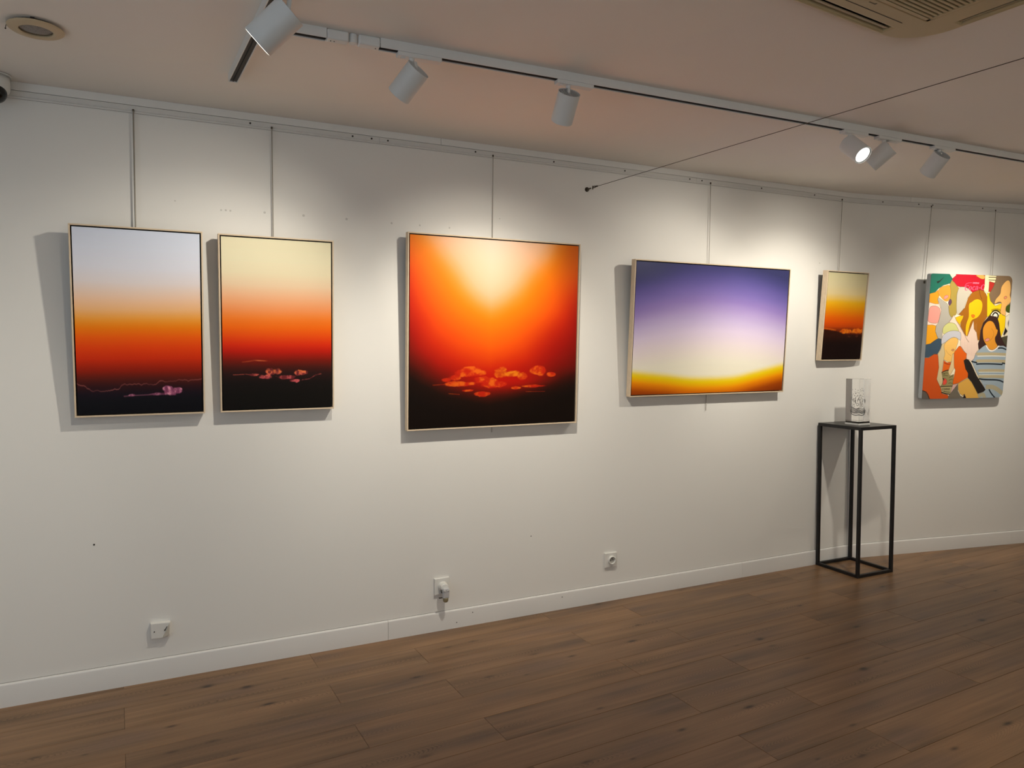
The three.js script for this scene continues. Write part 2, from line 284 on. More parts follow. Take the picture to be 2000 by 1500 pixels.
const paint3 = (u, v) => {
  const du = u - 0.46, side = du < 0 ? 1.15 : 1.0, w = 0.05 * (fbm(u * 3, v * 3, 51) - 0.5);
  const lift = side * (0.48 * Math.abs(du) + 0.75 * du * du) * (1 - sm(0.15, 0.75, v) * 0.62) - 0.10 * Math.exp(-(du * du) / 0.03) * sm(0.5, 0.2, v);
  let c = r3(v + lift + w);
  const tr = sm(0.78, 1.0, u) * sm(0.5, 0.0, v); c = over(c, [196, 92, 2], tr * 0.75);
  const rr = sm(0.55, 1.0, u) * sm(0.35, 0.6, v) * (1 - sm(0.66, 0.8, v)); c = over(c, [150, 6, 0], rr * 0.55);
  const glow = Math.exp(-(((u - .56) / .26) ** 2 + ((v - .755) / .055) ** 2)); c = over(c, [206, 18, 0], glow * .8);
  const P = [[.34, .712, .11, .036, 1], [.245, .737, .05, .02, 2], [.20, .75, .035, .016, 3], [.27, .772, .12, .018, 4], [.52, .712, .06, .036, 5], [.60, .722, .06, .024, 6], [.655, .735, .04, .028, 7], [.44, .755, .09, .03, 8], [.47, .778, .10, .022, 9], [.42, .83, .06, .018, 10], [.76, .706, .065, .034, 11], [.84, .728, .035, .018, 12], [.74, .792, .1, .010, 13], [.62, .80, .035, .009, 14], [.33, .808, .05, .010, 15]];
  let p = 0; for (const [a, b, ru, rv, s] of P) p = Math.max(p, puff(u, v, a, b, ru, rv, 60 + s, 22));
  p = Math.max(p, .6 * pole(u, v, [[.13, .775], [.2, .772]], .004), .6 * pole(u, v, [[.22, .822], [.28, .828]], .004), .5 * pole(u, v, [[.68, .822], [.8, .824]], .004));
  const sh = sm(.3, .7, fbm(u * 34, v * 44, 79, 4)), y = Math.exp(-(((u - .58) / .12) ** 2 + ((v - .715) / .035) ** 2));
  c = over(c, [mix(212, 250, sh), mix(mix(38, 118, sh), mix(90, 160, sh), y), mix(6, 22, sh)], p * 0.86);
  return c;
};
const r4 = ramp([[0, 44, 44, 78], [.08, 58, 54, 98], [.16, 80, 70, 122], [.24, 104, 88, 142], [.32, 128, 106, 156], [.40, 156, 134, 172], [.48, 180, 160, 186], [.56, 200, 180, 194], [.64, 211, 192, 192], [.72, 218, 202, 188], [.8, 222, 210, 186], [.9, 224, 212, 184], [1.2, 224, 212, 184]]);
const paint4 = (u, v) => {
  const du = (u - 0.5) * 2, w = 0.03 * (fbm(u * 2.4, v * 8, 91) - 0.5);
  let c = r4(v + 0.05 - 0.14 * du * du * (1 - v * 0.7) + w);
  c = over(c, [74, 74, 100], (1 - sm(0, .3, u)) * (1 - sm(0, .22, v)) * .7);
  const hz = 0.905 - 0.05 * Math.pow(Math.abs(u - 0.5) * 2, 1.7) - (u > .6 ? .05 * sm(.6, 1, u) : .012 * sm(.5, 0, u)) + 0.012 * (fbm(u * 6, 2, 93) - .5), k = v - hz;
  const yb = ramp([[-.06, 222, 208, 166], [-.02, 226, 196, 96], [.012, 228, 184, 8], [.035, 228, 164, 0], [.06, 222, 132, 0], [.09, 200, 100, 0], [.13, 150, 60, 0], [.2, 110, 40, 4]]);
  return over(c, yb(k), sm(-.06, 0, k));
};
const r5 = ramp([[0, 192, 182, 142], [.14, 197, 184, 144], [.24, 203, 182, 132], [.3, 210, 172, 86], [.345, 214, 158, 22], [.4, 212, 140, 4], [.46, 210, 116, 0], [.51, 208, 92, 0], [.57, 202, 74, 0], [.62, 178, 60, 2], [.66, 120, 40, 6], [.75, 60, 18, 6]]);
const paint5 = (u, v) => {
  let c = r5(v + 0.02 * (fbm(u * 3, v * 3, 101) - .5));
  const edge = (u < .35 ? mix(.652, .668, u / .35) : u < .6 ? mix(.668, .712, (u - .35) / .25) : mix(.712, .705, (u - .6) / .4)) + .018 * (fbm(u * 16, 5, 104, 3) - .5);
  const cl = puff(u, v, .55, .675, .2, .036, 111, 16), c2 = puff(u, v, .85, .67, .22, .04, 112, 16), c3 = pole(u, v, [[0, .645], [.15, .655], [.3, .664]], .016);
  c = over(c, over([200, 84, 6], [226, 122, 20], sm(.3, .7, fbm(u * 26, v * 36, 114))), Math.max(cl, c2, c3 * .8) * .85);
  const d = sm(edge - .004, edge + .02, v); c = over(c, [mix(42, 18, sm(.7, .85, v)), mix(11, 4, sm(.7, .85, v)), 3], d);
  return over(c, [96, 54, 36], Math.max(puff(u, v, .66, .735, .05, .012, 117, 30), puff(u, v, .85, .732, .05, .012, 118, 30)) * .5);
};
const woodMap = dataTex(512, 64, (u, v) => { const g = fbm(u * 5, v * 40, 7, 3) - .5, f = fbm(u * 20, v * 220, 9, 2) - .5, b = 1 + .2 * g + .14 * f; return [enc(.74 * b), enc(.59 * b), enc(.42 * b)]; });
const frameWood = mat({ map: woodMap, roughness: 0.55 });
function framed(label, paint, k, tw, th, u, w, y, h, n, tilt, depth) {
  const o = thing('painting', label, 'painting', [u + w / 2, y, n]);
  o.rotation.x = tilt;
  const f = 0.0065, gap = 0.0055, d = depth;
  const stick = (len, name) => { const g = rbox(len, f, d, 0.0012, 0, 0, 0, 1); return g; };
  // local origin: bottom middle of the front face, +z out of the wall
  part('frame_bar', rbox(w, f, d, 0.0012, 0, f / 2, -d / 2, 1), frameWood, o); part('frame_bar', rbox(w, f, d, 0.0012, 0, h - f / 2, -d / 2, 1), frameWood, o);
  for (const s of [-1, 1]) part('frame_bar', rbox(f, h - 2 * f, d, 0.0012, s * (w / 2 - f / 2), h / 2, -d / 2, 1), frameWood, o);
  part('backing', box(w - 2 * f, h - 2 * f, 0.006, 0, h / 2, -d + 0.006), mat({ color: rgb(0.012, 0.01, 0.009), roughness: 0.8 }), o);
  const cw = w - 2 * (f + gap), chh = h - 2 * (f + gap), cd = d - 0.014;
  const edge = mat({ color: rgb(0.02, 0.015, 0.012), roughness: 0.8 });
  const map = dataTex(tw, th, (a, b) => pig(paint(a, 1 - b), k));
  const face = phys({ map, roughness: 0.5, specularIntensity: 0.35 });
  const c = new THREE.Mesh(new THREE.BoxGeometry(cw, chh, cd), [edge, edge, edge, edge, face, edge]); c.name = 'canvas'; c.castShadow = c.receiveShadow = true;
  c.position.set(0, h / 2, -0.004 - cd / 2); o.add(c);
  return o;
}
const D = Math.PI / 180;
framed('leftmost tall sunset painting, pale grey-blue sky over orange with one small pink cloud', paint1, [1.25, 1.3, 1.38], 320, 512, -0.325, 0.511, 1.211, 0.812, 0.05, 4.2 * D, 0.04);
framed('tall sunset painting with a cream sky over red and scattered pink clouds', paint2, [1.0, 1.02, 1.08], 320, 512, 0.252, 0.516, 1.212, 0.811, 0.05, 2.2 * D, 0.04);
framed('large square painting of a glowing orange sky with a band of fiery clouds', paint3, [0.80, 0.74, 0.80], 560, 560, 1.137, 1.005, 1.083, 1.008, 0.05, 2.15 * D, 0.038);
framed('wide landscape-format painting of a purple sky fading to cream over a yellow horizon', paint4, [1.12, 1.2, 1.32], 560, 380, 2.506, 1.228, 1.219, 0.809, 0.05, 3.46 * D, 0.038);
framed('smallest painting, cream and orange sky over black ground, hanging above the black pedestal', paint5, [1.0, 1.02, 1.05], 220, 330, 4.073, 0.404, 1.424, 0.613, 0.05, 4.6 * D, 0.042);
// unframed canvas with rounded corners: flat colour figures
{
  const cv = document.createElement('canvas'); cv.width = 584; cv.height = 720; const k = cv.getContext('2d');
  k.fillStyle = '#e9dcc0'; k.fillRect(0, 0, 584, 720); k.lineJoin = k.lineCap = 'round';
  const P = (kind, col, lw, str) => {
    const p = str.split(' ').map((s) => s.split(',').map(Number)); k.beginPath();
    if (kind === 's') { const m = (a, b) => [(a[0] + b[0]) / 2, (a[1] + b[1]) / 2], q = p.length; let s = m(p[q - 1], p[0]); k.moveTo(...s); for (let i = 0; i < q; i++) { const e = m(p[i], p[(i + 1) % q]); k.quadraticCurveTo(...p[i], ...e); } k.closePath(); }
    else if (kind === 'l') { k.moveTo(...p[0]); for (let i = 1; i < p.length - 1; i++) k.quadraticCurveTo(...p[i], (p[i][0] + p[i + 1][0]) / 2, (p[i][1] + p[i + 1][1]) / 2); k.lineTo(...p[p.length - 1]); }
    else { k.moveTo(...p[0]); for (const q of p.slice(1)) k.lineTo(...q); k.closePath(); }
    if (kind === 'l') { k.strokeStyle = col; k.lineWidth = lw; k.stroke(); } else { k.fillStyle = col; k.fill(); k.strokeStyle = 'rgba(40,24,12,0.55)'; k.lineWidth = 1.6; k.stroke(); }
  };
P('s','#a08a3c',0,'134,40 153,36 169,51 190,71 203,77 189,107 190,143 201,228 187,236 167,250 145,231 138,183 144,143 138,84');
P('p','#b8001f',0,'173,-3 379,-4 386,62 384,91 349,91 299,105 298,101 274,81 241,70 202,71 188,67 166,46 149,34 152,24 174,7');
P('s','#e8a050',0,'306,-1 380,-3 380,23 357,24 332,14');
P('p','#e6d8ac',0,'379,-4 464,-6 460,30 454,43 413,36 416,90 407,106 378,87 383,59');
P('l','#4a3a22',4,'407,-1 462,0');
P('l','#4a3a22',4,'408,11 463,11');
P('l','#4a3a22',4,'410,27 465,27');
P('p','#b02a20',0,'415,35 454,43 449,73 436,98 414,94');
P('s','#b8b0a0',0,'202,71 241,71 274,82 298,101 269,129 256,171 246,197 216,232 198,228 190,139 193,99');
P('s','#a8a297',0,'59,131 102,156 137,171 145,229 169,250 169,250 150,276 107,308 111,365 107,377 82,371 59,327 63,295 81,234 90,208 80,176 58,151');
P('p','#e6cbb9',0,'2,160 46,169 67,167 91,206 84,240 76,279 61,297 -1,294 1,225');
P('p','#e8960a',0,'2,113 39,106 55,94 68,125 58,145 69,171 46,172 1,163');
P('s','#dc9486',0,'6,193 23,183 59,183 82,200 86,214 78,273 67,283 28,282 1,272 2,245');
P('p','#e09808',0,'-2,293 36,291 61,297 59,328 81,368 55,384 33,399 1,404');
P('p','#34495a',0,'1,406 33,399 55,384 85,369 105,372 111,405 105,430 86,460 63,459 26,479 -1,479');
P('p','#c64c08',0,'-2,481 27,481 63,460 88,460 101,499 104,548 96,607 125,652 143,691 182,698 191,715 182,724 -1,722 -3,538');
P('p','#5a554e',0,'-3,672 20,676 38,694 54,723 -2,722');
P('l','#1c1814',4,'1,671 27,676 41,692 55,720');
P('p','#006a56',0,'-1,0 125,-3 151,26 138,53 93,65 59,84 39,104 1,115');
P('p','#041e18',0,'43,45 48,55 58,52 91,19 64,39 51,43');
P('s','#eb9630',0,'57,94 75,75 108,66 134,60 145,88 147,124 144,143 126,159 101,151 75,129 56,108');
P('s','#e68c82',0,'98,138 110,120 135,122 127,138 106,146');
P('s','#5a3a50',0,'131,162 148,137 161,159 152,175 141,181');
P('p','#9a5c06',0,'348,85 298,101 272,133 268,147 253,191 213,231 251,239 236,269 232,295 276,352 364,377 379,379 380,315 396,273 418,245 419,219 411,134 398,107 376,89');
P('l','#5e3404',3,'346,86 355,115 371,139');
P('s','#fbb400',0,'279,165 299,157 322,140 353,138 377,155 381,189 372,223 349,248 328,254 309,262 297,292 289,356 275,352 270,301 276,271 288,245 284,209');
P('s','#e8700c',0,'303,230 318,228 334,234 320,252 306,240');
P('p','#e6cbb9',0,'152,276 182,232 199,262 229,295 274,350 289,356 324,262 331,312 353,334 364,375 374,391 375,433 359,455 350,487 330,503 319,493 297,489 289,459 264,430 245,412 242,380 218,325 189,282');
P('l','#c3988c',1,'242,353 254,450');
P('l','#c3988c',1,'251,352 263,452');
P('l','#c3988c',1,'261,352 273,454');
P('l','#c3988c',1,'270,352 282,457');
P('l','#c3988c',1,'277,328 292,459');
P('l','#c3988c',1,'285,322 301,461');
P('l','#c3988c',1,'294,316 311,464');
P('l','#c3988c',1,'303,310 320,466');
P('l','#c3988c',1,'312,304 330,468');
P('l','#c3988c',1,'320,298 339,471');
P('l','#c3988c',1,'329,292 349,473');
P('l','#c3988c',1,'338,286 359,475');
P('l','#c3988c',1,'347,280 368,478');
P('l','#c3988c',1,'166,270 180,240');
P('l','#c3988c',1,'177,268 191,254');
P('l','#c3988c',1,'188,266 202,268');
P('l','#c3988c',1,'198,264 213,281');
P('l','#c3988c',1,'209,262 224,295');
P('l','#9d7b68',3,'202,264 235,305 274,354 283,370 303,390');
P('p','#f4b000',0,'193,248 221,238 250,235 245,253 234,273 229,291 199,262');
P('s','#c3c27c',0,'108,312 125,290 152,275 196,282 216,311 230,329 170,329 114,350');
P('s','#bdbcc2',0,'108,401 106,369 123,342 169,322 225,325 243,339 245,384 227,372 194,359 159,373 115,406');
P('p','#c9b68c',0,'113,402 135,391 138,420 146,460 133,493 129,525 125,558 141,613 135,644 120,645 95,605 104,538 91,460 88,461 108,432');
P('p','#d95f08',0,'135,495 158,509 189,507 177,554 129,564');
P('l','#8f2408',4,'139,509 159,519 183,518');
P('s','#eab862',0,'129,401 162,371 192,360 222,367 228,390 213,428 208,450 195,468 196,499 175,509 145,497 130,489 142,460 128,420');
P('l','#b88a48',2,'144,436 158,456 183,469');
P('s','#cf8f5c',0,'180,436 194,428 206,434 195,444');
P('p','#8f8355',0,'127,567 172,552 176,570 188,586 213,578 212,637 208,649 127,648 141,625 135,595');
P('l','#4a4220',3,'141,578 157,566 169,572');
P('l','#4a4220',3,'137,587 154,582 171,586');
P('l','#4a4220',3,'183,613 197,605 207,609');
P('l','#4a4220',3,'182,631 194,625 207,633');
P('l','#4a4220',3,'184,597 195,590 209,588');
P('l','#4a4220',3,'131,576 145,570 151,578');
P('l','#3a1408',5,'128,566 151,556 172,553');
P('s','#dc4a38',0,'141,597 163,605 172,623 159,639 139,639 143,617');
P('s','#2a0e08',0,'136,597 148,601 147,615 142,609');
P('p','#ada06f',0,'124,650 208,648 203,696 145,685');
P('l','#1e0f08',4,'124,649 208,647');
P('l','#1e1408',6,'137,683 164,691 193,694');
P('l','#3a2e1c',4,'151,677 173,681 195,682');
P('p','#dd5e02',0,'236,412 248,416 273,444 294,457 294,485 278,499 282,513 315,572 319,596 247,631 214,637 211,627 222,552 210,535 204,460 205,448');
P('p','#d9bf8e',0,'192,460 203,456 209,519 209,519 213,540 185,588 172,562 189,505 193,469');
P('p','#c9a49a',0,'214,637 250,633 197,698 205,664');
P('p','#6a6256',0,'248,635 252,676 274,706 299,716 293,725 184,724 189,703');
P('p','#d9a648',0,'251,631 294,612 317,601 317,602 348,628 382,673 414,723 318,722 304,697 287,706 302,695 289,705 268,692 253,667');
P('p','#140500',0,'300,696 320,725 291,725');
P('p','#eac300',0,'406,106 429,96 423,118 434,148 458,166 474,176 524,157 517,213 531,229 560,237 556,277 556,306 534,358 515,298 496,250 506,248 499,228 439,233 419,243');
P('p','#7a6248',0,'464,-1 565,-2 584,13 600,58 595,155 583,164 522,157 458,168 433,144 421,110 448,63 460,26');
P('s','#e6ae62',0,'502,66 530,33 554,21 570,40 577,87 571,113 584,131 583,156 551,176 551,207 557,235 529,227 510,215 522,157 496,149 462,170 470,137 493,117 504,100');
P('s','#dc8a66',0,'527,128 543,116 557,124 540,138');
P('s','#3f4f06',0,'551,176 591,158 593,216 573,215 551,207');
P('p','#e0d6c0',0,'558,237 594,216 596,277 595,216 589,350 554,358 576,328 557,302 555,237');
P('s','#120b08',0,'593,238 577,265 577,289 591,313');
P('p','#120b08',0,'560,303 578,324 555,350 550,344');
P('p','#46422f',0,'534,362 558,356 589,349 587,424 558,410');
P('p','#331a14',0,'380,435 370,399 379,375 381,319 396,275 432,237 454,230 495,244 511,278 531,354 562,398 584,418 559,412 521,409 494,417 410,417');
P('s','#f2e6cc',0,'439,233 457,212 477,206 497,212 513,219 505,238 455,236');
P('l','#120b08',6,'439,232 457,208 476,202 499,207 513,219');
P('l','#120b08',8,'459,230 468,216 482,214 501,228 498,244');
P('s','#f6f0e0',0,'462,236 470,220 488,222 497,232 480,240');
P('l','#120b08',3,'452,209 449,198');
P('l','#120b08',3,'458,207 455,197');
P('l','#120b08',3,'464,204 461,195');
P('l','#120b08',3,'469,202 468,194');
P('l','#120b08',3,'475,201 474,193');
P('l','#120b08',3,'481,201 480,193');
P('l','#120b08',3,'487,201 487,193');
P('l','#120b08',3,'493,202 493,193');
P('l','#120b08',3,'499,204 500,194');
P('l','#120b08',3,'506,206 506,196');
P('l','#120b08',3,'512,208 513,197');
P('s','#d88f28',0,'397,303 416,273 442,261 470,271 491,304 496,314 508,316 502,346 488,363 497,391 516,409 505,429 474,439 445,425 428,401 406,377 397,331');
P('l','#a86c1a',2,'459,309 483,330 474,363 456,379');
P('s','#dc8878',0,'414,377 435,364 455,370 446,383 427,387');
P('p','#98a8b2',0,'379,436 405,417 428,404 446,427 474,442 500,427 521,411 558,410 589,424 588,489 586,559 583,629 582,699 570,728 414,726 401,697 439,684 452,672 411,616 377,570 335,505 350,485 360,457');
P('l','#b3a684',18,'370,460 463,458 578,463');
P('l','#b3a684',18,'374,501 467,499 582,504');
P('l','#d9d8d2',6,'376,472 477,470 577,473');
P('l','#b3a684',17,'395,558 479,556 579,560');
P('l','#b3a684',17,'399,593 482,592 582,596');
P('l','#c9cdc6',5,'396,567 480,567 577,569');
P('l','#c9cdc6',5,'398,582 481,582 579,584');
P('l','#a9a084',26,'464,656 493,652 539,669 577,695');
P('l','#a9a084',22,'410,707 438,694 450,718');
P('l','#8b8c80',2,'375,555 400,559');
P('l','#8b8c80',2,'391,576 416,579');
P('l','#8b8c80',2,'406,598 431,600');
P('l','#8b8c80',2,'422,620 447,621');
P('l','#8b8c80',2,'438,642 462,642');
P('l','#14202c',8,'372,519 391,517 488,518 560,522');
P('l','#14202c',8,'336,503 351,507 371,510');
P('l','#14202c',8,'562,514 586,517');
P('l','#14202c',8,'400,606 430,612 541,613 583,629');
P('l','#14202c',8,'480,672 497,696 532,724');
P('l','#14202c',8,'522,425 547,422 565,428 587,435');
P('l','#ece4de',7,'432,411 449,435 474,443 501,433 524,413');
P('p','#1d1713',0,'277,497 293,488 310,492 329,511 378,586 417,630 452,672 439,683 399,695 381,670 348,626 316,598 317,574 294,546');
  k.fillStyle = '#e58aa0'; k.font = 'bold 15px sans-serif'; k.fillText('DRINK', 296, 52);
  k.save(); k.translate(238, 92); k.rotate(-0.06); k.font = 'italic bold 42px serif'; k.fillStyle = '#dc5c7c'; k.fillText('Coca-C', 0, 0); k.restore();
  k.strokeStyle = '#dc5c7c'; k.lineWidth = 3; k.beginPath(); k.moveTo(244, 78); k.quadraticCurveTo(236, 44, 290, 46); k.stroke();
  k.fillStyle = '#2a1208'; k.font = 'bold 17px sans-serif'; k.fillText('CORNE', 138, 671);
  const px = k.getImageData(0, 0, 584, 720).data;
  const map = dataTex(584, 720, (a, b, x, y) => { const i = ((719 - y) * 584 + x) * 4; return [0, 1, 2].map((j) => enc(lin(px[i + j]) * 1.12)); });
  const w = 0.748, h = 0.905, dep = 0.034, rR = 0.042, rL = 0.014;
  const at = onBend(0.575 + w / 2, 1.141, 0.05), o = thing('painting', 'unframed colourful canvas of faceless figures in hats and striped shirts, far right', 'painting', [at.x, at.y, at.z]);
  o.rotation.order = 'YXZ'; o.rotation.y = -BEND; o.rotation.x = 3.5 * D;
  const s = new THREE.Shape(), a = w / 2, b = 0.003;
  s.moveTo(-a + rL, 0); s.lineTo(a - rR, 0); s.absarc(a - rR, rR, rR, -Math.PI / 2, 0); s.lineTo(a, h - rR); s.absarc(a - rR, h - rR, rR, 0, Math.PI / 2); s.lineTo(-a + rL, h); s.absarc(-a + rL, h - rL, rL, Math.PI / 2, Math.PI); s.lineTo(-a, rL); s.absarc(-a + rL, rL, rL, Math.PI, Math.PI * 1.5);
  const body = new THREE.ExtrudeGeometry(s, { depth: dep - 2 * b, bevelEnabled: true, bevelThickness: b, bevelSize: b, bevelOffset: -b, bevelSegments: 2, curveSegments: 10 }).translate(0, 0, -dep + b);
  part('stretched_canvas', body, mat({ color: rgb(0.47, 0.50, 0.52), roughness: 0.7 }), o, 'grey-blue canvas edge');
  const f = new THREE.ExtrudeGeometry(s, { depth: 0.0016, bevelEnabled: false, curveSegments: 10 }).translate(0, 0, 0.0002).scale(0.994, 1, 1), p = f.attributes.position, uv = f.attributes.uv;
  for (let i = 0; i < p.count; i++) uv.setXY(i, p.getX(i) / w + 0.5, p.getY(i) / h);
  part('painted_face', f, mat({ map, roughness: 0.55 }), o);
}
wire('thick wire with a white shadow line, hanging to the leftmost tall painting', V(-0.077, 2.536, 0.016), V(-0.079, 1.99, 0.016), 0.0032);
wire('wire hanging to the second tall painting from the left', V(0.5, 2.536, 0.016), V(0.499, 1.98, 0.015), 0.0024);
wire('wire hanging to the large square orange painting', V(1.637, 2.536, 0.016), V(1.633, 2.0, 0.014), 0.0016, V(1.632, 1.05, 0.004));
wire('wire hanging to the wide purple painting, its end showing below the frame', V(3.127, 2.536, 0.016), V(3.121, 1.95, 0.014), 0.0017, V(3.119, 1.115, 0.006));
wire('wire hanging to the smallest painting above the pedestal', V(4.287, 2.536, 0.02), V(4.262, 1.98, 0.024), 0.0016);
wire('double wire at the left corner of the canvas of five figures', onBend(0.655, 2.536, 0.016), onBend(0.605, 1.99, 0.02), 0.0016);
wire('wire at the right corner of the canvas of five figures', onBend(1.245, 2.536, 0.016), onBend(1.215, 2.03, 0.03), 0.0016);

// ---------------------------------------------------------------- lighting tracks
const trackZ = (x) => 1.05 + 0.0165 * (x - 0.43), TY = CEIL - 0.033;
const trackShape = (len) => {                                              // white channel open below, dark conductor slot inside
  const w = 0.0175, t = 0.0035, h = 0.033;
  const s = new THREE.Shape([[-w, 0], [-w, h], [w, h], [w, 0], [w - t, 0], [w - t, h - 0.012], [-w + t, h - 0.012], [-w + t, 0]].map((p) => new THREE.Vector2(...p)));
  return new THREE.ExtrudeGeometry(s, { depth: len, bevelEnabled: false });
};
function track(o, a, b) {                                                  // from a to b (x, z)
  const d = Math.hypot(b[0] - a[0], b[1] - a[1]), turn = Math.atan2(b[0] - a[0], b[1] - a[1]);
  const place = (g) => g.rotateY(turn).translate(a[0], TY - 0.0003, a[1]);
  part('channel', place(trackShape(d)), trackWhite, o);
  part('conductor_slot', place(box(0.0275, 0.014, d - 0.002, 0, 0.0105, d / 2)), darkSlot, o);
  part('slot_rib', place(box(0.003, 0.003, d - 0.002, 0, 0.0022, d / 2)), finDark, o);
}
{
  const o = thing('lighting_track', 'long white ceiling track carrying spotlights along the wall to the right edge', 'track light rail');
  const p = (x) => [x, trackZ(x)];
  track(o, p(0.352), p(0.54)); track(o, p(0.727), p(2.9)); track(o, p(2.9015), p(4.9)); track(o, p(4.9015), p(6.9));
  const a = Math.atan(0.0165), blk = (x0, x1, r) => rbox(x1 - x0, 0.0345, 0.037, r, 0, 0, 0, 3).rotateY(-a).translate((x0 + x1) / 2, TY + 0.0158, trackZ((x0 + x1) / 2));
  part('coupler', blk(0.541, 0.616, 0.007), trackWhite, o); part('coupler', blk(0.650, 0.7265, 0.007), trackWhite, o);
  part('coupler_hinge', cyl(0.0145, 0.0145, 0.03, 20).translate(0.633, TY + 0.0165, trackZ(0.633)), trackWhite, o);
  for (const x of [0.556, 0.568, 0.712]) part('coupler_screw', cyl(0.002, 0.002, 0.003, 8).translate(x, TY - 0.0015, trackZ(x)), screwDark, o);
}
const bx = (z) => 0.321 + 0.064 * (z - 0.975);
{
  const o = thing('lighting_track', 'short white ceiling track with dark slot running towards the viewer at upper left', 'track light rail');
  track(o, [bx(0.488), 0.488], [bx(2.4), 2.4]);
  part('end_cap', rbox(0.0355, 0.033, 0.008, 0.002, bx(0.484), TY + 0.0166, 0.484), trackWhite, o);
}

// ---------------------------------------------------------------- track spotlights
const glow = mat({ color: 0xffffff, emissive: rgb(1.0, 0.97, 0.90), emissiveIntensity: 4.0, roughness: 0.4 });
const LAMP_R = 0.044, LAMP_L = 0.12;
const housingG = lathe([[0.0425, -0.052], [0.0428, -0.058], [0.0436, -0.0598], [0.0440, -0.059], [0.0440, 0.0585], [0.0434, 0.06], [0.0426, 0.0594], [0.0420, 0.055], [0.0415, -0.05], [0.0425, -0.052]], 40);
const lensG = cyl(0.0405, 0.0405, 0.002, 36), bezelG = lathe([[0.0414, -0.004], [0.0414, 0.002], [0.036, -0.0005], [0.0365, -0.003], [0.0414, -0.004]], 36);
const finG = (() => { const g = []; for (let i = -5; i <= 5; i++) { const x = i * 0.0068, l = 2 * Math.sqrt(0.04 * 0.04 - x * x); g.push(box(0.0022, 0.02, l, x, 0, 0)); } return g; })();
function spotlight(label, mid, axis, stem, o2 = {}) {
  const ax = V(...axis).normalize(), c = V(...mid), s = V(stem[0], TY, stem[1]);
  const o = thing('track_spotlight', label, 'spotlight', [s.x, s.y, s.z]);
  const turn = o2.branch ? Math.PI / 2 - 0.064 : -Math.atan(0.0165);
  part('adapter', rbox(0.165, 0.016, 0.0335, 0.003, 0.028 * (o2.branch ? -1 : 1), -0.0078, 0, 2).rotateY(turn), trackWhite, o);
  part('adapter_switch', box(0.014, 0.004, 0.012, -0.033, -0.0172, 0).rotateY(turn), trackWhite, o);
  const l = (p) => p.clone().sub(s), back = l(c.clone().addScaledVector(ax, -LAMP_L / 2)), knee = V(back.x * 0.55, -0.037, back.z * 0.55);
  part('swivel', [cyl(0.0095, 0.0095, 0.012, 16).translate(0, -0.021, 0), cyl(0.0065, 0.0065, 0.014, 16).translate(0, -0.031, 0)], trackWhite, o);
  part('arm', [bar(V(0, -0.03, 0), knee, 0.0062, 12), bar(knee, back.clone().addScaledVector(ax, 0.012), 0.0062, 12), new THREE.SphereGeometry(0.0064, 12, 8).translate(knee.x, knee.y, knee.z)], trackWhite, o);
  const q = new THREE.Quaternion().setFromUnitVectors(V(0, 1, 0), ax), m = l(c);
  const put = (g) => g.applyQuaternion(q).translate(m.x, m.y, m.z);
  const h = part('housing', put(housingG.clone()), whiteLamp, o);
  part('heat_sink', finG.map((g) => put(g.clone().translate(0, -0.0485, 0))), finMetal, h);
  part('heat_sink_base', put(cyl(0.0412, 0.0412, 0.004, 32).translate(0, -0.032, 0)), finDark, h);
  part('bezel', put(bezelG.clone().translate(0, 0.056, 0)), whiteLamp, h);
  part('lamp_lens', put(lensG.clone().translate(0, o2.proud ?? 0.0535, 0)), glow, h, 'bright glowing lens');
  const at = m.clone().addScaledVector(ax, 0.062), to = m.clone().addScaledVector(ax, 1.5);
  for (const [name, power, angle, pen] of o2.back ? [['beam', BACK, 0.84, 0.45]] : [['beam', BEAM * (o2.k ?? 1), 0.90, 0.5], ['core', CORE * (o2.k ?? 1), 0.70, 1.0]]) {
    const L = new THREE.SpotLight(WARM, power, 0, angle, pen, 2); L.name = 'spotlight_' + name; L.position.copy(at); L.target.position.copy(to); L.castShadow = true; L.shadow.radius = 1.6; o.add(L, L.target);
  }
  shade(o); return o;
}
spotlight('large white spotlight at the junction of the tracks, its bright rim seen edge-on', [0.293, 2.352, 1.59], [-0.663, -0.653, -0.366], [bx(1.61), 1.61], { branch: true, proud: 0.0595 });
spotlight('white spotlight tilted down-left, first on the long track after the hinged coupler', [0.831, 2.462, 1.06], [-0.441, -0.668, -0.599], [0.845, trackZ(0.845)], { k: 1.05 });
spotlight('white spotlight pointing steeply down, ribbed back showing, above the square orange painting', [1.482, 2.466, 1.06], [0.061, -0.773, -0.631], [1.490, trackZ(1.49)], { k: 1.8 });
spotlight('white spotlight with its dazzling lens turned towards the viewer', [3.03, 2.460, 1.15], [0.002, -0.657, 0.754], [3.06, trackZ(3.06)], { k: 1.6 });
spotlight('white spotlight seen side-on just right of the one with the dazzling lens', [3.308, 2.48, 1.07], [-0.35, -0.607, -0.713], [3.30, trackZ(3.3)], { k: 0.78 });
spotlight('white spotlight pointing down with dark vents on top, rightmost on the track', [3.718, 2.48, 1.08], [0.053, -0.697, -0.715], [3.715, trackZ(3.715)], { k: 1.4 });
spotlight('white spotlight beyond the right edge that lights the canvas of five figures', [5.1, 2.48, 1.10], [0.16, -0.78, -0.60], [5.08, trackZ(5.08)], { k: 1.6 });

